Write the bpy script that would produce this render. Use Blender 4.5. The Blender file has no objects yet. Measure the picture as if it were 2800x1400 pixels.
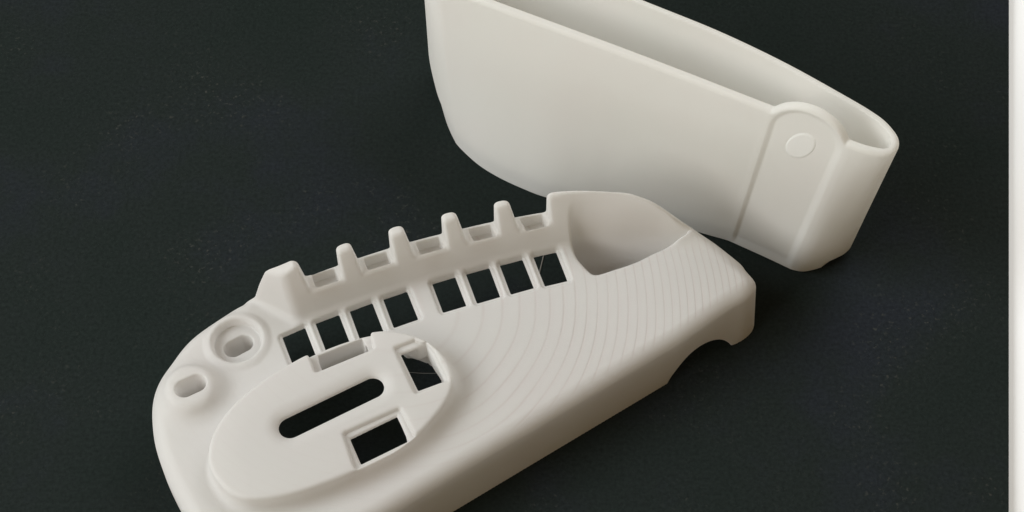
import bpy, math, random
import numpy as np
from mathutils import Vector, Matrix

random.seed(4)
MM = 0.001
sc = bpy.context.scene
COL = sc.collection

# ------------------------------------------------------------------ camera
EL = math.radians(57.0)
cam_d = bpy.data.cameras.new('camera')
cam = bpy.data.objects.new('camera', cam_d)
COL.objects.link(cam)
cam_d.sensor_width = 36.0
cam_d.lens = 36.0 * 5000.0 / 2800.0
cam_d.clip_start = 0.01
cam_d.clip_end = 20.0
cam.location = (0.0, -0.535 * math.cos(EL), 0.535 * math.sin(EL) + 0.010)
cam.rotation_euler = (math.pi / 2 - EL, 0, 0)
sc.camera = cam

# ------------------------------------------------------------------ light
world = bpy.data.worlds.new('World')
sc.world = world
world.use_nodes = True
bg = world.node_tree.nodes['Background']
bg.inputs[0].default_value = (1.0, 0.67, 0.27, 1)
bg.inputs[1].default_value = 0.178


def area(name, loc, target, sx, sy, power, color):
    d = bpy.data.lights.new(name, 'AREA')
    d.shape = 'RECTANGLE'
    d.size, d.size_y = sx, sy
    d.energy = power
    d.color = color
    o = bpy.data.objects.new(name, d)
    COL.objects.link(o)
    o.location = loc
    v = Vector(target) - Vector(loc)
    o.rotation_euler = v.to_track_quat('-Z', 'Y').to_euler()
    return o


area('window_light', (-1.08, -0.06, 0.90), (0.0, 0.0, 0.02), 0.8, 0.8, 13.5, (0.88, 0.955, 1.0))
area('side_fill_light', (-1.00, -0.74, 0.72), (0.0, 0.0, 0.02), 0.6, 0.6, 7.2, (1.0, 0.985, 0.95))  # added warm fill, lifts the rail wall and the tray front
area('rear_fill_light', (0.52, 0.70, 0.98), (0.05, 0.0, 0.0), 0.9, 0.7, 7.3, (0.92, 0.97, 1.0))  # added rear fill, brightens the white strip and the shadowed board
sc.view_settings.view_transform = 'Standard'
sc.view_settings.look = 'None'
sc.view_settings.exposure = 0.0
sc.view_settings.gamma = 1.0


# ------------------------------------------------------------------ materials
def new_mat(name):
    m = bpy.data.materials.new(name)
    m.use_nodes = True
    nt = m.node_tree
    return m, nt, nt.nodes['Principled BSDF']


def N(nt, kind, **kw):
    n = nt.nodes.new(kind)
    for k, v in kw.items():
        if k in n.inputs:
            n.inputs[k].default_value = v
        else:
            setattr(n, k, v)
    return n


def ramp(nt, fac, stops):
    r = nt.nodes.new('ShaderNodeValToRGB')
    e = r.color_ramp.elements
    while len(e) < len(stops):
        e.new(0.5)
    for el, (p, c) in zip(e, stops):
        el.position = p
        el.color = (*c, 1)
    nt.links.new(fac, r.inputs[0])
    return r


def plastic(name, base, tint, layer_lines=False, glow=0.4):
    """sintered nylon: matt white with faint grain, optional build layer steps"""
    m, nt, b = new_mat(name)
    L = nt.links.new
    tc = N(nt, 'ShaderNodeTexCoord')
    n1 = N(nt, 'ShaderNodeTexNoise', Scale=38.0, Detail=3.0, Roughness=0.55)
    L(tc.outputs['Object'], n1.inputs['Vector'])
    r = ramp(nt, n1.outputs['Fac'], [(0.35, base), (0.68, tint)])
    b.inputs['Roughness'].default_value = 0.58
    b.inputs['Specular IOR Level'].default_value = 0.32
    n2 = N(nt, 'ShaderNodeTexNoise', Scale=2600.0, Detail=3.0, Roughness=0.6)
    L(tc.outputs['Object'], n2.inputs['Vector'])
    bp = N(nt, 'ShaderNodeBump', Strength=0.16, Distance=0.00025)
    L(n2.outputs['Fac'], bp.inputs['Height'])
    color = r.outputs[0]
    if layer_lines:
        mp = N(nt, 'ShaderNodeMapping')
        mp.inputs['Location'].default_value = (0.016, -0.005, 0)
        mp.inputs['Scale'].default_value = (1.0, 1.0, 0.0)
        L(tc.outputs['Object'], mp.inputs['Vector'])
        nz = N(nt, 'ShaderNodeTexNoise', Scale=22.0, Detail=1.0)
        L(tc.outputs['Object'], nz.inputs['Vector'])
        ln = N(nt, 'ShaderNodeVectorMath', operation='LENGTH')
        L(mp.outputs[0], ln.inputs[0])
        # ring spacing tightens with distance: 30 r + 2650 r^2
        ma = N(nt, 'ShaderNodeMath', operation='MULTIPLY_ADD')
        ma.inputs[1].default_value = 2650.0
        ma.inputs[2].default_value = 30.0
        L(ln.outputs['Value'], ma.inputs[0])
        m2 = N(nt, 'ShaderNodeMath', operation='MULTIPLY')
        L(ma.outputs[0], m2.inputs[0])
        L(ln.outputs['Value'], m2.inputs[1])
        ml = N(nt, 'ShaderNodeMath', operation='MULTIPLY_ADD')
        ml.inputs[1].default_value = 1.3
        L(nz.outputs['Fac'], ml.inputs[0])
        L(m2.outputs[0], ml.inputs[2])
        fr = N(nt, 'ShaderNodeMath', operation='FRACT')
        L(ml.outputs[0], fr.inputs[0])
        # narrow groove at each step
        rr = ramp(nt, fr.outputs[0], [(0.0, (0, 0, 0)), (0.12, (0.75, 0.75, 0.75)), (0.5, (1, 1, 1)), (0.88, (0.95, 0.95, 0.95)), (1.0, (0, 0, 0))])
        # fade the lines in beyond the oval
        sx = N(nt, 'ShaderNodeSeparateXYZ')
        L(tc.outputs['Object'], sx.inputs[0])
        fx = N(nt, 'ShaderNodeMapRange')
        fx.inputs[1].default_value = -0.030
        fx.inputs[2].default_value = 0.010
        fx.inputs[3].default_value = 0.12
        fx.inputs[4].default_value = 1.0
        L(sx.outputs[0], fx.inputs[0])
        ge = N(nt, 'ShaderNodeNewGeometry')
        sn = N(nt, 'ShaderNodeSeparateXYZ')
        L(ge.outputs['Normal'], sn.inputs[0])
        fz = N(nt, 'ShaderNodeMapRange')
        fz.inputs[1].default_value = 0.80
        fz.inputs[2].default_value = 0.98
        L(sn.outputs[2], fz.inputs[0])
        fm = N(nt, 'ShaderNodeMath', operation='MULTIPLY')
        L(fx.outputs[0], fm.inputs[0])
        L(fz.outputs[0], fm.inputs[1])
        nk = N(nt, 'ShaderNodeTexNoise', Scale=60.0, Detail=2.0)
        L(tc.outputs['Object'], nk.inputs['Vector'])
        kr = N(nt, 'ShaderNodeMapRange')
        kr.inputs[1].default_value = 0.36
        kr.inputs[2].default_value = 0.62
        kr.inputs[3].default_value = 0.6
        L(nk.outputs['Fac'], kr.inputs[0])
        fm2 = N(nt, 'ShaderNodeMath', operation='MULTIPLY')
        L(fm.outputs[0], fm2.inputs[0])
        L(kr.outputs[0], fm2.inputs[1])
        fm = fm2
        bp2 = N(nt, 'ShaderNodeBump', Distance=0.00010)
        fs = N(nt, 'ShaderNodeMath', operation='MULTIPLY')
        fs.inputs[1].default_value = 0.62
        L(fm.outputs[0], fs.inputs[0])
        L(fs.outputs[0], bp2.inputs['Strength'])
        L(rr.outputs[0], bp2.inputs['Height'])
        L(bp.outputs[0], bp2.inputs['Normal'])
        L(bp2.outputs[0], b.inputs['Normal'])
        mx = N(nt, 'ShaderNodeMix', data_type='RGBA', blend_type='MULTIPLY')
        iv = N(nt, 'ShaderNodeMath', operation='SUBTRACT')
        iv.inputs[0].default_value = 1.0
        L(rr.outputs[0], iv.inputs[1])
        fi = N(nt, 'ShaderNodeMath', operation='MULTIPLY')
        L(iv.outputs[0], fi.inputs[0])
        L(fm.outputs[0], fi.inputs[1])
        L(fi.outputs[0], mx.inputs['Factor'])
        L(color, mx.inputs['A'])
        mx.inputs['B'].default_value = (0.92, 0.88, 0.875, 1)
        color = mx.outputs['Result']
    else:
        L(bp.outputs[0], b.inputs['Normal'])
    L(color, b.inputs['Base Color'])
    # thin nylon walls let part of the light through
    tr = N(nt, 'ShaderNodeBsdfTranslucent')
    L(color, tr.inputs['Color'])
    ms = N(nt, 'ShaderNodeMixShader')
    ms.inputs[0].default_value = glow
    out = nt.nodes['Material Output']
    L(b.outputs[0], ms.inputs[1])
    L(tr.outputs[0], ms.inputs[2])
    L(ms.outputs[0], out.inputs['Surface'])
    return m


M_SHELL = plastic('white_nylon_layered', (0.895, 0.885, 0.865), (0.895, 0.875, 0.86), True, 0.46)
M_TRAY = plastic('white_nylon_smooth', (0.925, 0.92, 0.89), (0.925, 0.91, 0.882), False, 0.44)
M_PIN = plastic('white_nylon_pin', (0.95, 0.95, 0.925), (0.95, 0.945, 0.92), False, 0.34)


def board_mat():
    m, nt, b = new_mat('dark_board')
    L = nt.links.new
    tc = N(nt, 'ShaderNodeTexCoord')
    n1 = N(nt, 'ShaderNodeTexNoise', Scale=14.0, Detail=6.0, Roughness=0.62)
    L(tc.outputs['Object'], n1.inputs['Vector'])
    r1 = ramp(nt, n1.outputs['Fac'], [(0.36, (0.0152, 0.0210, 0.0190)), (0.52, (0.0170, 0.0220, 0.0208)), (0.68, (0.0190, 0.0226, 0.0275))])
    n2 = N(nt, 'ShaderNodeTexNoise', Scale=900.0, Detail=4.0, Roughness=0.7)
    L(tc.outputs['Object'], n2.inputs['Vector'])
    r2 = ramp(nt, n2.outputs['Fac'], [(0.3, (0.74, 0.74, 0.74)), (0.7, (1.25, 1.25, 1.25))])
    mx = N(nt, 'ShaderNodeMix', data_type='RGBA', blend_type='MULTIPLY')
    mx.inputs['Factor'].default_value = 1.0
    L(r1.outputs[0], mx.inputs['A'])
    L(r2.outputs[0], mx.inputs['B'])
    # scattered pale lint and wear in loose patches
    n3 = N(nt, 'ShaderNodeTexNoise', Scale=620.0, Detail=2.0, Roughness=0.6)
    L(tc.outputs['Object'], n3.inputs['Vector'])
    n4 = N(nt, 'ShaderNodeTexNoise', Scale=26.0, Detail=3.0)
    L(tc.outputs['Object'], n4.inputs['Vector'])
    r3 = ramp(nt, n3.outputs['Fac'], [(0.60, (0, 0, 0)), (0.74, (1, 1, 1))])
    r4 = ramp(nt, n4.outputs['Fac'], [(0.50, (0, 0, 0)), (0.68, (0.85, 0.85, 0.85))])
    m3 = N(nt, 'ShaderNodeMath', operation='MULTIPLY')
    L(r3.outputs[0], m3.inputs[0])
    L(r4.outputs[0], m3.inputs[1])
    mx2 = N(nt, 'ShaderNodeMix', data_type='RGBA')
    L(m3.outputs[0], mx2.inputs['Factor'])
    L(mx.outputs['Result'], mx2.inputs['A'])
    mx2.inputs['B'].default_value = (0.06, 0.062, 0.055, 1)
    L(mx2.outputs['Result'], b.inputs['Base Color'])
    b.inputs['Roughness'].default_value = 0.9
    b.inputs['Specular IOR Level'].default_value = 0.03
    bp = N(nt, 'ShaderNodeBump', Strength=0.35, Distance=0.0003)
    L(n2.outputs['Fac'], bp.inputs['Height'])
    L(bp.outputs[0], b.inputs['Normal'])
    return m


def plain(name, col, rough, spec=0.3):
    m, nt, b = new_mat(name)
    tc = N(nt, 'ShaderNodeTexCoord')
    n = N(nt, 'ShaderNodeTexNoise', Scale=60.0, Detail=3.0)
    nt.links.new(tc.outputs['Object'], n.inputs['Vector'])
    r = ramp(nt, n.outputs['Fac'], [(0.3, tuple(c * 0.985 for c in col)), (0.7, col)])
    nt.links.new(r.outputs[0], b.inputs['Base Color'])
    b.inputs['Roughness'].default_value = rough
    b.inputs['Specular IOR Level'].default_value = spec
    return m


M_BOARD = board_mat()
M_WHITE = plain('white_gloss', (0.97, 0.97, 0.97), 0.28, 0.8)
M_FIBRE = plain('grey_fibre', (0.22, 0.21, 0.19), 0.7)


# ------------------------------------------------------------------ object helpers
def empty(name, loc, rz, label, cat):
    o = bpy.data.objects.new(name, None)
    o.empty_display_size = 0.02
    COL.objects.link(o)
    o.location = loc
    o.rotation_euler = (0, 0, rz)
    o['label'] = label
    o['category'] = cat
    return o


def mesh_obj(name, verts, quads, mat, parent=None, normals=None):
    """verts (n,3) array in metres, quads (m,3|4) array"""
    me = bpy.data.meshes.new(name)
    nv, nf, k = len(verts), len(quads), quads.shape[1]
    me.vertices.add(nv)
    me.vertices.foreach_set('co', np.ascontiguousarray(verts, dtype=np.float32).ravel())
    me.loops.add(nf * k)
    me.loops.foreach_set('vertex_index', np.ascontiguousarray(quads, dtype=np.int32).ravel())
    me.polygons.add(nf)
    me.polygons.foreach_set('loop_start', np.arange(0, nf * k, k, dtype=np.int32))
    me.polygons.foreach_set('loop_total', np.full(nf, k, dtype=np.int32))
    me.polygons.foreach_set('use_smooth', np.ones(nf, dtype=bool))
    me.update(calc_edges=True)
    if normals is not None:
        me.normals_split_custom_set_from_vertices([tuple(n) for n in normals.tolist()])
    me.materials.append(mat)
    o = bpy.data.objects.new(name, me)
    COL.objects.link(o)
    if parent is not None:
        o.parent = parent
    return o


def split_parts(verts, quads, norms, ids, names, mat, parent, labels=None):
    """one mesh object per face id; the vertex normals run on across the seams"""
    out = {}
    for i, nm in names.items():
        q = quads[ids == i]
        if len(q) == 0:
            continue
        used, inv = np.unique(q.ravel(), return_inverse=True)
        o = mesh_obj(nm, verts[used], inv.reshape(q.shape), mat, parent, norms[used])
        if labels and i in labels:
            o['label'] = labels[i]
        out[i] = o
    return out


# ------------------------------------------------------------------ 2-D shape helpers (millimetres)
def spline(pts, closed=True, n=10):
    P = np.array(pts, float)
    out = []
    m = len(P)
    rng = range(m) if closed else range(m - 1)
    for i in rng:
        if closed:
            p0, p1, p2, p3 = P[(i - 1) % m], P[i], P[(i + 1) % m], P[(i + 2) % m]
        else:
            p0, p1, p2, p3 = P[max(i - 1, 0)], P[i], P[i + 1], P[min(i + 2, m - 1)]
        t = np.linspace(0, 1, n, endpoint=False)[:, None]
        a = np.sqrt(np.linalg.norm(p1 - p0)) + 1e-6
        b = np.sqrt(np.linalg.norm(p2 - p1)) + 1e-6
        c = np.sqrt(np.linalg.norm(p3 - p2)) + 1e-6
        m1 = (p2 - p1) if a < 1e-4 else (p1 - p0) / a - (p2 - p0) / (a + b) + (p2 - p1) / b
        m2 = (p2 - p1) if c < 1e-4 else (p2 - p1) / b - (p3 - p1) / (b + c) + (p3 - p2) / c
        m1 = m1 * b if a >= 1e-4 else m1
        m2 = m2 * b if c >= 1e-4 else m2
        h = 2 * t**3 - 3 * t**2 + 1
        out.append(h * p1 + (t**3 - 2 * t**2 + t) * m1 + (-2 * t**3 + 3 * t**2) * p2 + (t**3 - t**2) * m2)
    out = np.concatenate(out)
    return out if closed else np.vstack([out, P[-1:]])


def poly_sdf(poly, X, Y):
    """signed distance to a closed polygon, negative inside"""
    P = np.array(poly, np.float32)
    X = X.astype(np.float32)
    Y = Y.astype(np.float32)
    d = np.full(X.shape, 1e9, np.float32)
    s = np.ones(X.shape, np.float32)
    j = len(P) - 1
    for i in range(len(P)):
        ex, ey = P[j] - P[i]
        wx, wy = X - P[i][0], Y - P[i][1]
        t = np.clip((wx * ex + wy * ey) / (ex * ex + ey * ey + 1e-12), 0, 1)
        bx, by = wx - ex * t, wy - ey * t
        d = np.minimum(d, bx * bx + by * by)
        c1 = Y >= P[i][1]
        c2 = Y < P[j][1]
        c3 = ex * wy > ey * wx
        flip = (c1 & c2 & c3) | (~c1 & ~c2 & ~c3)
        s = np.where(flip, -s, s)
        j = i
    return s * np.sqrt(d)


def smin(a, b, k):
    h = np.maximum(k - np.abs(a - b), 0) / k
    return np.minimum(a, b) - h * h * (k * 0.25)


def smax(a, b, k):
    h = np.maximum(k - np.abs(a - b), 0) / k
    return np.maximum(a, b) + h * h * (k * 0.25)


def round_max(a, b, r):
    """intersection with a true circular fillet of radius r"""
    return np.minimum(np.maximum(a + r, b + r), 0) + np.sqrt(np.maximum(a + r, 0)**2 + np.maximum(b + r, 0)**2) - r


def capsule(X, Y, a, b, r):
    ax, ay = a
    dx, dy = b[0] - ax, b[1] - ay
    t = np.clip(((X - ax) * dx + (Y - ay) * dy) / (dx * dx + dy * dy), 0, 1)
    return np.hypot(X - ax - dx * t, Y - ay - dy * t) - r


def surface_nets(f, org, h):
    """quads round the zero level of a sampled field f[x,y,z]"""
    nx, ny, nz = f.shape
    s = f < 0
    cnt = np.zeros((nx - 1, ny - 1, nz - 1), np.uint8)
    for a in (0, 1):
        for b in (0, 1):
            for c in (0, 1):
                cnt += s[a:nx - 1 + a, b:ny - 1 + b, c:nz - 1 + c]
    cells = np.argwhere((cnt > 0) & (cnt < 8))
    idx = np.full(cnt.shape, -1, np.int32)
    idx[tuple(cells.T)] = np.arange(len(cells))
    cx, cy, cz = cells.T
    V = {}
    for a in (0, 1):
        for b in (0, 1):
            for c in (0, 1):
                V[a, b, c] = f[cx + a, cy + b, cz + c].astype(np.float64)
    acc = np.zeros((len(cells), 3))
    n = np.zeros(len(cells))
    corners = list(V)
    for p in corners:
        for ax in range(3):
            if p[ax] == 1:
                continue
            q = list(p)
            q[ax] = 1
            q = tuple(q)
            va, vb = V[p], V[q]
            m = (va < 0) != (vb < 0)
            t = np.where(m, va / np.where(m, va - vb, 1), 0)
            for k in range(3):
                acc[:, k] += np.where(m, p[k] + (t if k == ax else 0), 0)
            n += m
    loc = acc / n[:, None]
    # gradient: trilinear derivative at the vertex
    x, y, z = loc.T

    def tri(x, y, z):
        fx = sum(V[1, b, c] * (y if b else 1 - y) * (z if c else 1 - z) - V[0, b, c] * (y if b else 1 - y) * (z if c else 1 - z) for b in (0, 1) for c in (0, 1))
        fy = sum(V[a, 1, c] * (x if a else 1 - x) * (z if c else 1 - z) - V[a, 0, c] * (x if a else 1 - x) * (z if c else 1 - z) for a in (0, 1) for c in (0, 1))
        fz = sum(V[a, b, 1] * (x if a else 1 - x) * (y if b else 1 - y) - V[a, b, 0] * (x if a else 1 - x) * (y if b else 1 - y) for a in (0, 1) for b in (0, 1))
        return np.stack([fx, fy, fz], 1)
    g = tri(x, y, z)
    g /= np.linalg.norm(g, axis=1)[:, None] + 1e-9
    verts = org + (cells + loc) * h
    quads = []
    for ax in range(3):
        sl0 = [slice(None)] * 3
        sl1 = [slice(None)] * 3
        sl0[ax] = slice(0, -1)
        sl1[ax] = slice(1, None)
        a, b = s[tuple(sl0)], s[tuple(sl1)]
        e = np.argwhere(a != b)
        o1, o2 = [(1, 2), (2, 0), (0, 1)][ax]
        ok = (e[:, o1] > 0) & (e[:, o2] > 0) & (e[:, o1] < f.shape[o1] - 1) & (e[:, o2] < f.shape[o2] - 1)
        e = e[ok]
        ins = a[tuple(e.T)]

        def at(d1, d2):
            c = e.copy()
            c[:, o1] -= d1
            c[:, o2] -= d2
            return idx[tuple(c.T)]
        q = np.stack([at(1, 1), at(0, 1), at(0, 0), at(1, 0)], 1)
        q[~ins] = q[~ins][:, ::-1]
        quads.append(q)
    quads = np.concatenate(quads)
    quads = quads[(quads >= 0).all(1)]
    return verts, quads, g


# ------------------------------------------------------------------ board and the added white slab below it
def slab(name, corners, z0, z1, bevel, mat):
    P = np.array(corners, float)
    c = P.mean(0)
    inner = c + (P - c) * (1 - bevel / np.linalg.norm(P - c, axis=1)[:, None])
    rings = [np.c_[P, np.full(4, z0)], np.c_[P, np.full(4, z1 - bevel)], np.c_[c + (P - c) * (1 - 0.3 * bevel / np.linalg.norm(P - c, axis=1)[:, None]), np.full(4, z1 - 0.3 * bevel)], np.c_[inner, np.full(4, z1)]]
    v = np.concatenate(rings)
    q = []
    for r in range(3):
        for i in range(4):
            j = (i + 1) % 4
            q.append([r * 4 + i, r * 4 + j, r * 4 + 4 + j, r * 4 + 4 + i])
    q.append([12, 13, 14, 15])
    q.append([3, 2, 1, 0])
    o = mesh_obj(name, v * MM, np.array(q), mat)
    o.data.polygons.foreach_set('use_smooth', np.zeros(len(q), bool))
    return o


board = slab('board', [(133.1 - 8.8, -158.0), (168.33 + 12.0, 220.0), (-420.0, 240.0), (-420.0, -190.0)], -2.2, 0.0, 0.35, M_BOARD)
board['kind'] = 'structure'
under_slab = slab('white_slab', [(900, -700), (900, 800), (-900, 800), (-900, -700)], -30.0, -2.25, 1.0, M_WHITE)  # white slab added for the pale border strip past the board's right edge
under_slab['kind'] = 'structure'

# ------------------------------------------------------------------ the comb-edged plate, in its own frame (mm)
OX, OY, ROT = -15.90, -24.555, math.radians(20)
ZD, ZP, ZR, ZT = 24.0, 30.0, 32.5, 42.0
OUTLINE = spline([(-45, -56.0), (-18.2, -49.4), (52.6, -32.4), (72.5, -27.6), (78.8, -26.5), (82.4, -24.6), (84.2, -21.6), (83.4, -16.6), (79.9, -9.4), (76.4, -3.8), (72.4, 0.3), (67.7, 2.8), (61, 5.4), (56.4, 6.9), (52.2, 8.6), (39.8, 13.2), (32.4, 15.0),
                  (24.2, 16.2), (17.4, 17.0), (8.9, 17.7), (2.2, 18.1), (-6.5, 18.5), (-13, 18.5), (-22, 18.3), (-28, 17.9), (-38, 17.6), (-46, 18.6), (-50.5, 20.4), (-54.5, 21.3), (-63.3, 18.9), (-73.2, 14.6), (-81.1, 7.5), (-85.7, 0.9), (-88.3, -5.4), (-89.4, -12.3), (-89.3, -20.6), (-88.4, -28.3), (-87, -35.7), (-85, -46), (-79, -57), (-65, -60.5)])
MOUTH = spline([(38.4, 10.6), (37.3, 7.4), (36.8, 2.8), (37.5, -0.6), (38.4, -3.2), (39.1, -4.5), (40.4, -5.25), (42.5, -5.45), (45.2, -5.4), (52.5, -5.2), (57.7, -4.3), (65.6, -3.1), (69.4, -2.3), (70.3, -1.7), (69.4, -1.2), (66.3, 0.3), (62.1, 2.4), (57.7, 4.2), (51.4, 6.6), (45.4, 9.2), (40.9, 10.7)], n=6)
PAD = spline([(-77.5, -27.0), (-76.3, -23.2), (-73.9, -19.2), (-70.8, -16.0), (-66.2, -12.6), (-60.3, -9.6), (-54.6, -7.4), (-49.2, -6.0), (-44.2, -4.9), (-35.1, -3.8), (-26.1, -4.0), (-20.2, -5.6), (-15.3, -8.7), (-11.5, -12.8), (-9.3, -17.7), (-8.6, -22.5), (-9.5, -27.3), (-11.6, -30.4), (-14.8, -33.4), (-18.5, -36.0), (-22.1, -38.2), (-27.7, -40.6), (-34.5, -42.4), (-42.2, -43.4), (-50, -44.0), (-58.1, -44.1), (-66.2, -43.0), (-71.2, -41.2), (-74.5, -38.2), (-76.7, -33.6), (-77.6, -29.8)], n=6)
LOWER = [[(-48.3, 6.7), (-41.5, 7.6), (-41.2, -2.4), (-48.0, -3.3)], [(-38.4, 7.9), (-31.4, 8.4), (-31.2, -1.9), (-38.2, -2.3)], [(-28.3, 8.4), (-21.5, 8.9), (-21.4, -1.4), (-28.3, -1.9)], [(-18.3, 8.9), (-11.2, 9.2), (-11.1, -1.1), (-18.4, -1.4)],
         [(-3.8, 9.1), (3.1, 9.1), (2.9, -1.5), (-4.0, -1.4)], [(6.2, 8.9), (13.2, 8.7), (12.8, -1.95), (5.9, -1.85)], [(16.2, 8.4), (23.0, 8.1), (22.7, -2.45), (15.8, -2.25)], [(26.1, 7.8), (32.9, 7.2), (32.4, -3.5), (25.7, -3.0)]]
UPPER = [[(-35.8, 17.1), (-29.3, 17.0), (-29.1, 12.9), (-35.8, 12.75)], [(-20.7, 17.2), (-14.0, 17.2), (-13.8, 13.4), (-20.6, 13.4)], [(-5.4, 17.3), (1.3, 17.0), (1.5, 13.1), (-5.3, 13.3)], [(9.8, 16.5), (16.2, 15.8), (16.6, 12.1), (10.1, 12.5)], [(24.7, 15.0), (31.2, 14.3), (31.5, 10.5), (25.2, 11.1)]]
TEETH_U = [-28.05, -12.85, 2.35, 17.4]


def build_plate(h=0.27):
    lo = np.array([-92.0, -64.0, -1.2])
    hi = np.array([87.0, 24.5, 44.0])
    n = np.ceil((hi - lo) / h).astype(int)
    u = (lo[0] + h * np.arange(n[0])).astype(np.float32)
    v = (lo[1] + h * np.arange(n[1])).astype(np.float32)
    z = (lo[2] + h * np.arange(n[2])).astype(np.float32)
    U2, V2 = np.meshgrid(u, v, indexing='ij')
    e3 = lambda a: a[:, :, None]
    Z = z[None, None, :]
    U = u[:, None, None]
    d_out = poly_sdf(OUTLINE, U2, V2)
    d_mouth = poly_sdf(MOUTH, U2, V2)
    d_pad = poly_sdf(PAD, U2, V2)
    # --- base block with filleted top edge
    d_o3 = e3(d_out) + e3(np.clip((U2 - 55) / 25, 0, 1).astype(np.float32)) * 0.085 * (Z - 1)
    f = round_max(d_o3, Z - ZD, 4.3)
    # --- rail with front slope; front foot and back edge run along gentle curves
    vb2 = np.interp(U2, [-60, -43.2, -37.7, -27.7, -17.8, -3.2, 6.8, 16.7, 26.6, 40.3, 48, 60, 66, 72, 80], [8.0, 8.8, 8.9, 9.3, 9.6, 9.5, 9.2, 8.8, 8.1, 6.4, 4.2, -0.6, -4.0, -6.4, -12]).astype(np.float32)
    k = np.ones(31) / 31
    vb2 = np.apply_along_axis(lambda r: np.convolve(np.pad(r, 15, mode='edge'), k, 'valid'), 0, vb2).astype(np.float32)
    slope = np.interp(u, [0, 65, 71, 80], [0.33, 0.33, 1.3, 1.5]).astype(np.float32)[:, None, None]
    d_front = (e3(vb2 - V2) + slope * np.maximum(Z - ZD, -1.5)) / np.sqrt(1 + slope * slope)
    d_back = d_o3 + 0.02
    body = smax(d_front, d_back, 0.8)
    nl = np.array([-0.78, -0.63])
    d_left = (e3(nl[0] * (U2 + 43.2) + nl[1] * (V2 - 8.8)).astype(np.float32) + 0.16 * (Z - ZD)) * 0.985
    # --- height limit of the comb: rail, end block, four teeth, hood; then one blend into the base
    top = Z - ZT
    blk_top = Z - (ZT - 0.42 * np.maximum(-40.5 - U, 0))
    lim = Z - ZR + 0.0 * U
    lim = smin(lim, smax((U + 39.2 - 0.18 * (ZT - Z)) * 0.98, blk_top, 2.0), 1.4)
    for t in TEETH_U:
        d = smax((U - (t + 4.15) - 0.18 * (ZT - Z)) * 0.98, (t - U), 0.9)
        lim = smin(lim, smax(d, top, 1.5), 1.1)
    ztop = np.interp(u, [30, 50, 54, 57, 61, 64, 67, 70, 73, 76, 80, 90], [42, 42, 41.6, 40.2, 37.4, 34.2, 30.6, 27.4, 25.0, 23.4, 22, 18]).astype(np.float32)
    ztop = np.convolve(np.pad(ztop, 12, mode='edge'), np.ones(25) / 25, 'valid').astype(np.float32)
    lim = smin(lim, smax((32.3 - U) + 0.0 * Z, (Z - ztop[:, None, None]) * 0.8, 1.8), 1.4)
    lim = np.maximum(lim, (Z - ztop[:, None, None]) * 0.8 * (U > 45) - 90.0 * (U <= 45))
    comb = smax(smax(body, lim, 1.2), d_left + 0.0 * Z, 1.6)
    ft = smin(f, comb, 2.4)
    # --- oval pad with a wide skirt at its foot
    pad = smax(e3(d_pad) + 0.2, Z - ZP, 1.4)
    kp = e3((1.3 + 4.2 * np.clip(0.5 + (0.5 * (U2 + 43) - (V2 + 24)) / 44, 0, 1)).astype(np.float32))
    ft = smin(ft, pad, kp)
    # --- the two screw seats
    r_b = np.hypot(U2 + 76.2, V2 + 2.7)
    cone = np.maximum(smax((e3(r_b) - 6.4 - 0.35 * (28.0 - Z)) * 0.94, Z - 28.0, 1.8), 22.0 - Z)
    ft = smin(ft, cone, 4.5)
    r_c = np.hypot(U2 + 60.4, V2 - 8.7)
    ring = smax(e3(np.abs(r_c - 7.6) - 1.0), Z - 24.7, 1.6)
    ft = smin(ft, ring, 1.6)
    # --- cavity underneath
    col = np.maximum(-(e3(d_mouth) + 0.12 * 5.0 * np.logaddexp(0, (26.0 - Z) / 5.0).astype(np.float32) - 1.5), -10 + 0 * Z)
    cav = smax(np.maximum(e3(d_out + 2.4), col), Z - (ZD - 2.5), 1.0)
    cavp = smax(e3(d_pad + 2.6), Z - (ZP - 2.6), 1.0)
    cav = np.minimum(cav, cavp)
    open_back = np.maximum(np.minimum(np.maximum(Z - 18.5, e3(np.maximum(U2 - 46, 4 - V2))), np.maximum(Z - 14.0, e3(np.maximum(U2 + 70, -34 - V2)))), col)
    cav = np.minimum(cav, open_back)
    cav = np.maximum(cav, np.minimum(e3(-(np.hypot(U2 + 60.4, V2 - 8.7) - 8.6)), Z - 4.5))
    # rib under the notch, shelf under the square window
    cav = np.maximum(cav, -np.maximum(e3(np.hypot(U2 + 76.2, V2 + 2.7) - 6.5), 6.0 - Z))
    rib = capsule(U2, V2, (-43.5, -5.3), (-26.5, -4.0), 0.9)
    cav = np.maximum(cav, -np.maximum(e3(rib), 18.6 - Z))
    arc = poly_sdf(spline([(-17.5, -8.9), (-16.1, -9.55), (-12.9, -12.34), (-10.9, -15.3), (-10.5, -17.6), (-10.8, -20.5), (-9, -24), (-6, -20), (-7, -9), (-12, -5), (-18, -6)], n=5), U2, V2)
    cav = np.maximum(cav, -np.maximum(e3(arc), np.abs(Z - 19.0) - 1.2))
    ft = smax(ft, -cav, 0.5)
    # --- cut-outs
    def cut(ft, d2, z0, k=0.7, z1=60.0):
        return smax(ft, -np.maximum(np.maximum(e3(d2), z0 - Z), Z - z1), k)

    def inset(P, g):
        P = np.array(P, float)
        c = P.mean(0)
        s = np.abs(P - c).mean(0)
        return c + (P - c) * (s + g) / s
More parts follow.
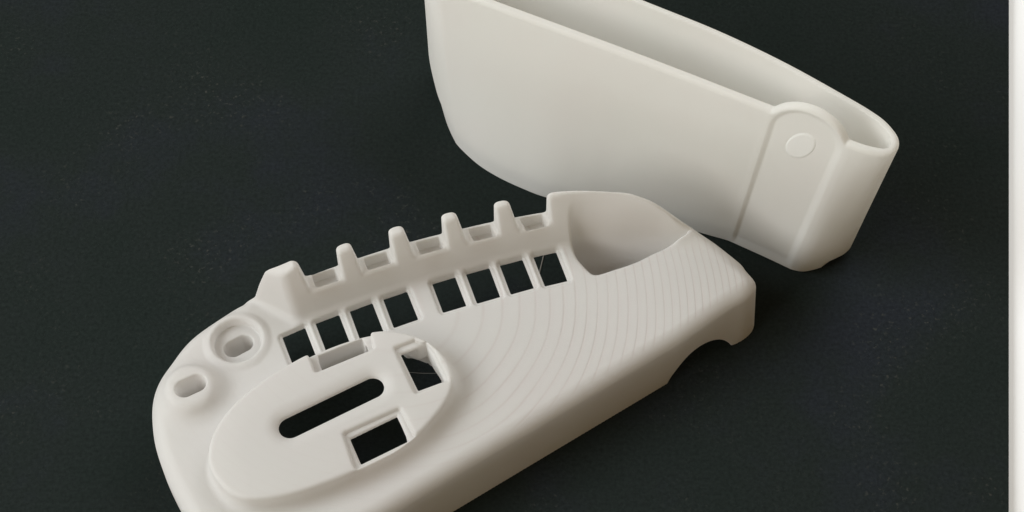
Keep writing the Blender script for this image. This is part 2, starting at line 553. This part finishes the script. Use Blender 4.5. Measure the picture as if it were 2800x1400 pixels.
    for P in LOWER:
        low = np.array(P) - np.array([[0, 1.0], [0, 1.0], [0, 0], [0, 0]])
        d_r = poly_sdf(inset(low, -0.25), U2, V2) - 1.25
        ft = cut(ft, d_r, ZD - 0.8, 0.9, ZD + 2.0)
        d_h = poly_sdf(inset(P, -0.3), U2, V2) - 0.3
        ft = cut(ft, d_h, 17.0, 0.5, 27.0) if P[0][0] > -20 else smax(ft, -np.maximum(np.maximum(e3(np.maximum(d_h, -(d_pad - 0.1))), 17.0 - Z), Z - 27.0), 0.5)
    for P in UPPER:
        d_h = poly_sdf(inset(P, -0.25), U2, V2) - 0.25
        ft = cut(ft, d_h, ZR - 4.2, 0.6)
    # pocket, its floor dished
    ft = smax(ft, -smax((e3(d_mouth) + 0.12 * 5.0 * np.logaddexp(0, (26.0 - Z) / 5.0).astype(np.float32)) * 0.99, (2.5 + 0.0 * Z - Z), 10.0), 1.1)
    # pad windows and slot
    d = capsule(U2, V2, (-54.3, -24.35), (-30.3, -20.35), 2.2)
    ft = cut(ft, d, 20.0, 0.6)
    ft = smax(ft, -(e3(d) - 2.3 + (ZP - Z) * 0.95) * 0.72, 1.8)
    rh = [(-40.4, -33.0), (-26.8, -30.8), (-26.3, -38.7), (-39.9, -40.9)]
    ft = cut(ft, poly_sdf(rh, U2, V2), 20.0, 0.45)
    rec = [(-41.8, -31.5), (-25.4, -29.2), (-24.4, -39.6), (-41.9, -42.4)]
    ft = cut(ft, np.maximum(poly_sdf(inset(rec, -0.8), U2, V2) - 0.8, d_pad + 1.0), ZP - 1.4, 1.2)
    sh = [(-19.9, -13.2), (-12.4, -12.5), (-11.5, -24.9), (-19.0, -25.3)]
    ft = cut(ft, poly_sdf(sh, U2, V2), 17.9, 0.45)
    rec = [(-21.2, -11.2), (-12.0, -10.6), (-10.7, -25.9), (-20.2, -26.6)]
    ft = cut(ft, np.maximum(poly_sdf(inset(rec, -0.7), U2, V2) - 0.7, d_pad + 1.5), ZP - 1.4, 1.1)
    rec = [(-43.6, 2.0), (-43.5, -11.4), (-26.4, -9.6), (-25.2, 2.0)]
    rec_d = poly_sdf(inset(rec, -0.6), U2, V2) - 0.6
    ft = cut(ft, np.maximum(rec_d, d_pad - 3.0), ZP - 2.1, 0.9)
    nh = [(-41.2, -5.6), (-28.2, -4.4), (-28.05, -8.9), (-41.0, -11.0)]
    ft = cut(ft, poly_sdf(nh, U2, V2), 17.0, 0.4)
    # screw seats
    ft = cut(ft, capsule(U2, V2, (-77.6, -3.0), (-74.3, -2.5), 2.65), 9.0, 0.6)
    ft = cut(ft, r_c - 6.5, 21.6, 1.2)
    ft = cut(ft, capsule(U2, V2, (-61.9, 8.3), (-58.7, 9.0), 2.6), 7.0, 0.5)
    # finger arch in the front wall
    a0 = np.array([52.57, -32.42])
    ax = np.array([74.81, -26.95]) - a0
    ax /= np.linalg.norm(ax)
    A2 = ((U2 - a0[0]) * ax[0] + (V2 - a0[1]) * ax[1]).astype(np.float32)
    B2 = (-(U2 - a0[0]) * ax[1] + (V2 - a0[1]) * ax[0]).astype(np.float32)
    prof = spline([(-0.5, -4), (0.2, 0), (1.2, 2.6), (2.9, 5.2), (5.0, 7.8), (7.4, 9.6), (10.6, 10.3), (14.4, 9.4), (18.5, 6.5), (21.4, 2.6), (22.7, 0), (23.5, -4)], n=5)
    aa = np.arange(-6, 30, 0.3, dtype=np.float32)
    GA, GZ = np.meshgrid(aa, z, indexing='ij')
    pa = poly_sdf(prof, GA, GZ)
    ia = np.clip(np.round((A2 + 6) / 0.3), 0, len(aa) - 1).astype(int)
    sub = (np.abs(B2) < 7) & (A2 > -5.5) & (A2 < 29)
    i0, i1 = np.where(sub.any(1))[0][[0, -1]]
    j0, j1 = np.where(sub.any(0))[0][[0, -1]]
    tA = np.clip((A2[i0:i1, j0:j1] + 6) / 0.3, 0, len(aa) - 1.001)
    iA = tA.astype(int)
    w = (tA - iA)[:, :, None]
    arch = pa[iA] * (1 - w) + pa[iA + 1] * w
    arch = np.maximum(arch, (np.abs(B2[i0:i1, j0:j1]) - 6)[:, :, None])
    ft[i0:i1, j0:j1] = smax(ft[i0:i1, j0:j1], -arch, 0.6)
    ft = np.maximum(ft, 0.02 - Z)
    return surface_nets(ft.astype(np.float32), lo, h)


pv, pq, pn = build_plate()
fc = pv[pq].mean(1)
fu, fv, fz = fc.T
dpad = poly_sdf(PAD, fu, fv)
dmou = poly_sdf(MOUTH, fu, fv)
vbf = np.interp(fu, [-43.2, -17.8, 6.8, 26.6, 40.3, 48, 60, 66, 72, 80], [8.8, 9.6, 9.2, 8.1, 6.4, 4.2, -0.6, -4.0, -6.4, -12])
ids = np.zeros(len(pq), int)
outer = fz > 21.8
ids[outer & (fz > 24.5) & (dpad < 2.4)] = 1
ids[(dpad < -0.3) & (fz > 22.2)] = 1
ids[outer & (np.hypot(fu + 76.2, fv + 2.7) < 9.2)] = 2
ids[(fz > 20.8) & (np.hypot(fu + 60.4, fv - 8.7) < 8.9)] = 3
rr = (fv > vbf - 0.6) & (fz > 24.5) & (fu > -54) & (fu < 32.6) & (np.hypot(fu + 60.4, fv - 8.7) >= 8.9)
ids[rr] = 4
for i, t in enumerate(TEETH_U):
    ids[rr & (fz > ZR + 0.4) & (fu > t - 1.2) & (fu < t + 7)] = 5 + i
ids[rr & (fu < -36.2) & ((fz > ZR + 0.4) | (fu < -39.5))] = 9
ids[((dmou < 0.9) & (fz > 4)) | ((fu >= 32.6) & (fz > 24.6) & (fv > vbf - 0.8))] = 10
plate = empty('comb_plate', (OX * MM, OY * MM, 0), ROT, 'white plastic plate with a toothed rail, square windows and an oval raised pad', 'plastic part')
split_parts(pv * MM, pq, pn, ids, {0: 'shell', 1: 'oval_pad', 2: 'screw_boss', 3: 'screw_recess', 4: 'slotted_rail', 5: 'tooth', 6: 'tooth', 7: 'tooth', 8: 'tooth', 9: 'end_block', 10: 'thumb_pocket'}, M_SHELL, plate)


# ------------------------------------------------------------------ the deep tray behind it (mm, world axes)
def seg_resample(pts, n, closed_end=False):
    P = spline(pts, closed=False, n=16) if len(pts) > 2 else np.array(pts, float)
    s = np.r_[0, np.cumsum(np.linalg.norm(np.diff(P, axis=0), axis=1))]
    t = np.linspace(0, s[-1], n + 1)[:-1]
    return np.c_[np.interp(t, s, P[:, 0]), np.interp(t, s, P[:, 1])]


def smooth_ring(a, k):
    ker = np.hanning(2 * k + 3)[1:-1]
    ker /= ker.sum()
    e = np.concatenate([a[-k:], a, a[:k]])
    return np.stack([np.convolve(e[:, i], ker, 'valid') for i in range(a.shape[1])], 1)


def ring_normal(a):
    t = np.roll(a, -1, 0) - np.roll(a, 1, 0)
    nn = np.c_[t[:, 1], -t[:, 0]]
    return nn / (np.linalg.norm(nn, axis=1)[:, None] + 1e-9)


TRAY_H = 60.0
LZ, LR = 55.0, 11.6          # centre height and upright radius of the tab's round top


def build_tray():
    nseg = [330, 170, 80, 70, 160, 150]
    R = [[(-21.7, 60.3), (-7.7, 53.5), (32.8, 34.0), (70.6, 14.9)], [(70.6, 14.9), (81.0, 9.1), (91.0, 3.2)],
         [(91.0, 3.2), (93.2, 2.1), (96.6, 0.8), (100.6, 0.0), (103.2, 0.6)], [(103.2, 0.6), (104.9, 3.0), (105.3, 5.9), (104.3, 8.7), (101.8, 12.6), (97.3, 16.9)],
         [(97.3, 16.9), (91.8, 21.2), (76.6, 32.6), (58.7, 44.1), (38.2, 55.2), (10.6, 70.4), (-10.8, 81.5)], [(-10.8, 81.5), (-17.5, 83.5), (-23.0, 81.5), (-26.2, 76.5), (-26.3, 70.0), (-24.8, 64.6), (-21.7, 60.3)]]
    B = [[(-17.5, 47.8), (-15.2, 44.8), (-10.1, 39.3), (-4.1, 34.8), (2.7, 30.9), (10.5, 27.3), (37, 21.0), (64.8, 11.7)], [(64.8, 11.7), (75, 6.0), (83.0, 1.3)],
         [(83.0, 1.3), (86.0, 0.6), (89.5, 1.2), (94.6, 3.2), (98.4, 5.3)], [(98.4, 5.3), (100.9, 8.0), (101.1, 11.3), (99.0, 15.0), (94.0, 19.0)],
         [(94.0, 19.0), (87, 24.0), (74, 32.5), (57, 43.0), (37, 54), (11, 67.5), (-8.0, 76.0)], [(-8.0, 76.0), (-14, 77.0), (-18.5, 74.0), (-21.0, 67), (-21.2, 58.0), (-19.5, 52.2), (-17.5, 47.8)]]
    R = np.concatenate([seg_resample(p, n) for p, n in zip(R, nseg)])
    B = np.concatenate([seg_resample(p, n) for p, n in zip(B, nseg)])
    R = smooth_ring(R, 6)
    B = smooth_ring(B, 8)
    nc = len(R)
    # lug coordinate: mm from the tab's centre line, only along the second segment's surroundings
    i0, i1 = nseg[0], nseg[0] + nseg[1]
    step = np.linalg.norm(np.roll(R, -1, 0) - R, axis=1)
    s = np.r_[0, np.cumsum(step)[:-1]]
    xl = s - 0.5 * (s[i0] + s[i1])
    xl[np.abs(xl) > 60] = 60
    half = 0.5 * (s[i1] - s[i0])
    bump = LZ + np.sqrt(np.maximum(half**2 - xl**2, 0)) * (LR / half)
    bump = np.where(np.abs(xl) < half, bump, 0)
    rim = smax(np.full(nc, TRAY_H), bump, 1.6)
    ker = np.hanning(9)[1:-1]
    ker /= ker.sum()
    rim = np.convolve(np.pad(rim, 3, mode='wrap'), ker, 'valid')
    left = np.zeros(nc)
    n5 = sum(nseg[:5])
    tt = np.linspace(0, 1, nseg[5])
    left[n5:] = np.clip(tt / 0.3, 0, 1) * np.clip((1 - tt) / 0.45, 0, 1)
    left = left * left * (3 - 2 * left)

    def P(zr):
        """outline at per-column height zr"""
        t = zr / TRAY_H
        wl = 1 - (1 - np.clip(zr / 15.0, 0, 1))**2.2
        w = t * (1 - left) + (wl * 0.9 + 0.1 * t) * left
        return B + (R - B) * w[:, None]
    rows = []
    NR = 150
    foot = np.zeros(nc)
    k2, k4 = sum(nseg[:2]), sum(nseg[:4])
    foot[k2 + 45:k4] = np.sin(np.linspace(0, math.pi, k4 - k2 - 45))**0.8
    fh = np.full(nc, 2.8)
    foot[sum(nseg[:5]):] = 0.22 * np.sin(np.linspace(0, math.pi, nseg[5]))**0.5
    fh[sum(nseg[:5]):] = 6.5
    rb = 0.8
    for k in range(7):
        a = (k / 6) * math.pi / 2
        zr = np.full(nc, rb * (1 - math.cos(a)))
        p = P(zr)
        off = rb * (1 - math.sin(a)) + 1.7 * foot
        rows.append((p - ring_normal(smooth_ring(p, 6)) * (off[:, None] if hasattr(off, 'shape') else off), zr))
    base_z = rb
    ro = 1.45
    for k in range(1, NR + 1):
        fr = k / NR
        zr = base_z + (rim - ro - base_z) * fr
        p = P(zr)
        # recessed panel of the tab
        x = xl * (1 + 0.0 * zr)
        du = np.where(zr > LZ, np.hypot(x, (zr - LZ) * half / LR), np.abs(x)) - (half - 1.9)
        wd = 2.3 + 0.9 * np.clip(x / 6, -0.3, 1)
        rec = np.clip(0.5 - du / wd, 0, 1)
        rec = rec * rec * (3 - 2 * rec) * 0.62
        fade = np.clip((zr - 0.5) / 3.0, 0, 1)
        rec *= fade
        rec += -0.05 * np.exp(-((du - wd * 0.9) / 0.8)**2) * (np.abs(xl) < 20) * fade
        dd = np.hypot(x * 1.05 + 0.4 - (zr - 51.3) * 0.22, (zr - 51.3) * 0.70) - 3.9
        disc = np.clip(0.5 - dd / 0.35, 0, 1)
        rec = rec - 0.2 * disc + 0.10 * np.exp(-(dd / 0.25)**2)
        rows.append((p - ring_normal(smooth_ring(p, 6)) * (rec + 1.7 * foot * np.clip((fh - zr) / 0.5, 0, 1))[:, None], zr))
    # rim roll-over
    th = 2.3
    pr = P(rim - ro)
    nr = ring_normal(smooth_ring(pr, 6))
    du = np.where(rim - ro > LZ, np.hypot(xl, (rim - ro - LZ) * half / LR), np.abs(xl)) - (half - 1.9)
    last = rows[-1][0]
    for k in range(1, 9):
        a = k / 8 * math.pi / 2
        rows.append((last - nr * (ro * (1 - math.cos(a))), rim - ro + ro * math.sin(a)))
    inner = P(rim) - nr * th
    for k in range(0, 4):
        a = k / 3 * math.pi / 2
        rows.append((inner - nr * (0.3 * math.sin(a) - 0.3), rim - 0.3 * (1 - math.cos(a)) - 0.02))
    for k in range(1, 41):
        fr = k / 40
        zr = (rim - 0.3) * (1 - fr) + 4.0 * fr
        p = P(zr)
        rows.append((p - ring_normal(smooth_ring(p, 6)) * (th + 0.6 * fr), zr))
    V = np.concatenate([np.c_[p, zr] for p, zr in rows])
    nrw = len(rows)
    j = np.arange(nc)
    Q = []
    for r in range(nrw - 1):
        Q.append(np.stack([r * nc + j, r * nc + (j + 1) % nc, (r + 1) * nc + (j + 1) % nc, (r + 1) * nc + j], 1))
    rowid = np.repeat(np.arange(nrw - 1), nc)
    colid = np.tile(j, nrw - 1)
    Q = np.concatenate(Q)
    # floors: shrink rings towards the mid line
    extra, eq, base = [], [], len(V)
    for (p, zr, rev) in ((rows[0][0], rows[0][1], True), (rows[-1][0], rows[-1][1], False)):
        mid = 0.5 * (p + p[::-1][np.argsort(np.arange(nc))] * 0 + p)
        axis0, axis1 = np.array([-12.0, 64.0]), np.array([86.0, 12.0])
        d = axis1 - axis0
        t = np.clip(((p - axis0) @ d) / (d @ d), 0.06, 0.94)
        core = axis0 + t[:, None] * d
        prev = (0 if rev else (nrw - 1) * nc) + j
        for k in (1, 2, 3, 4):
            fr = k / 4
            extra.append(np.c_[p + (core - p) * fr * 0.999, zr])
            cur = base + j
            q = np.stack([prev, np.roll(prev, -1), np.roll(cur, -1), cur], 1)
            eq.append(q[:, ::-1] if rev else q)
            base += nc
            prev = cur
    V = np.concatenate([V] + extra)
    Qall = np.concatenate([Q] + eq)
    rid = np.r_[rowid, np.full(len(Qall) - len(Q), -1)]
    cid = np.r_[colid, np.full(len(Qall) - len(Q), 0)]
    return V, Qall, rid, cid, xl, half, nrw


tv, tq, rid, cid, xl, half, nrw = build_tray()
# vertex normals
fn = np.cross(tv[tq[:, 2]] - tv[tq[:, 0]], tv[tq[:, 3]] - tv[tq[:, 1]])
tn = np.zeros_like(tv)
for k in range(4):
    np.add.at(tn, tq[:, k], fn)
tn /= np.linalg.norm(tn, axis=1)[:, None] + 1e-12
tc_ = tv[tq].mean(1)
tid = np.zeros(len(tq), int)
n_out = 7 + 150
tid[(rid >= n_out - 1) & (rid < n_out + 11)] = 1
fx = xl[cid] + 0.0
inl = (np.abs(fx) < half + 0.4) & (rid >= 6) & (rid < n_out + 11)
tid[inl] = 2
dd = np.hypot(fx * 1.05 + 0.4 - (tc_[:, 2] - 51.3) * 0.22, (tc_[:, 2] - 51.3) * 0.70)
tid[inl & (dd < 3.95) & (rid < n_out)] = 3
c0 = np.array([38.0, 38.0, 0.0])
tray = empty('open_tray', tuple(c0 * MM), 0, 'deep open white plastic tray with a rounded pivot tab on its front wall', 'plastic part')
parts = split_parts((tv - c0) * MM, tq, tn, tid, {0: 'bowl', 1: 'rim', 2: 'pivot_tab', 3: 'pivot_disc'}, M_TRAY, tray)
parts[3].parent = parts[2]
parts[3].data.materials[0] = M_PIN


# ------------------------------------------------------------------ loose fibres on the board
def fibre(name, pts, r, label):
    P = spline([p for p in pts], closed=False, n=8)
    P3 = np.c_[P, np.full(len(P), r + 0.02)]
    t = np.gradient(P3, axis=0)
    t /= np.linalg.norm(t, axis=1)[:, None]
    side = np.c_[-t[:, 1], t[:, 0], np.zeros(len(t))]
    upv = np.array([0, 0, 1.0])
    vs, k = [], 6
    taper = np.sin(np.linspace(0.15, math.pi - 0.15, len(P)))**0.4
    for a in range(k):
        an = a / k * 2 * math.pi
        vs.append(P3 + (side * math.cos(an) + upv * math.sin(an)) * (r * taper)[:, None])
    v = np.stack(vs, 1).reshape(-1, 3)
    q = []
    for i in range(len(P) - 1):
        for a in range(k):
            b = (a + 1) % k
            q.append([i * k + a, i * k + b, (i + 1) * k + b, (i + 1) * k + a])
    c = np.r_[P.mean(0), 0]
    o = mesh_obj(name, (v - c) * MM, np.array(q), M_FIBRE)
    o.location = c * MM
    o['label'] = label
    o['category'] = 'fibre'
    o['group'] = 'loose fibres on the dark board'
    return o


fibre('fibre', [(10.1, 10.2), (9.4, 6.4), (7.7, -2.0), (7.3, -6.4)], 0.17, 'pale straight fibre lying on the board, seen through the square window next to the pocket')
fibre('fibre.001', [(-31.6, -33.4), (-29.0, -33.45), (-26.1, -33.7), (-21.3, -33.75), (-19.6, -33.85)], 0.09, 'thin faint fibre lying on the board, seen through the window in the oval pad')
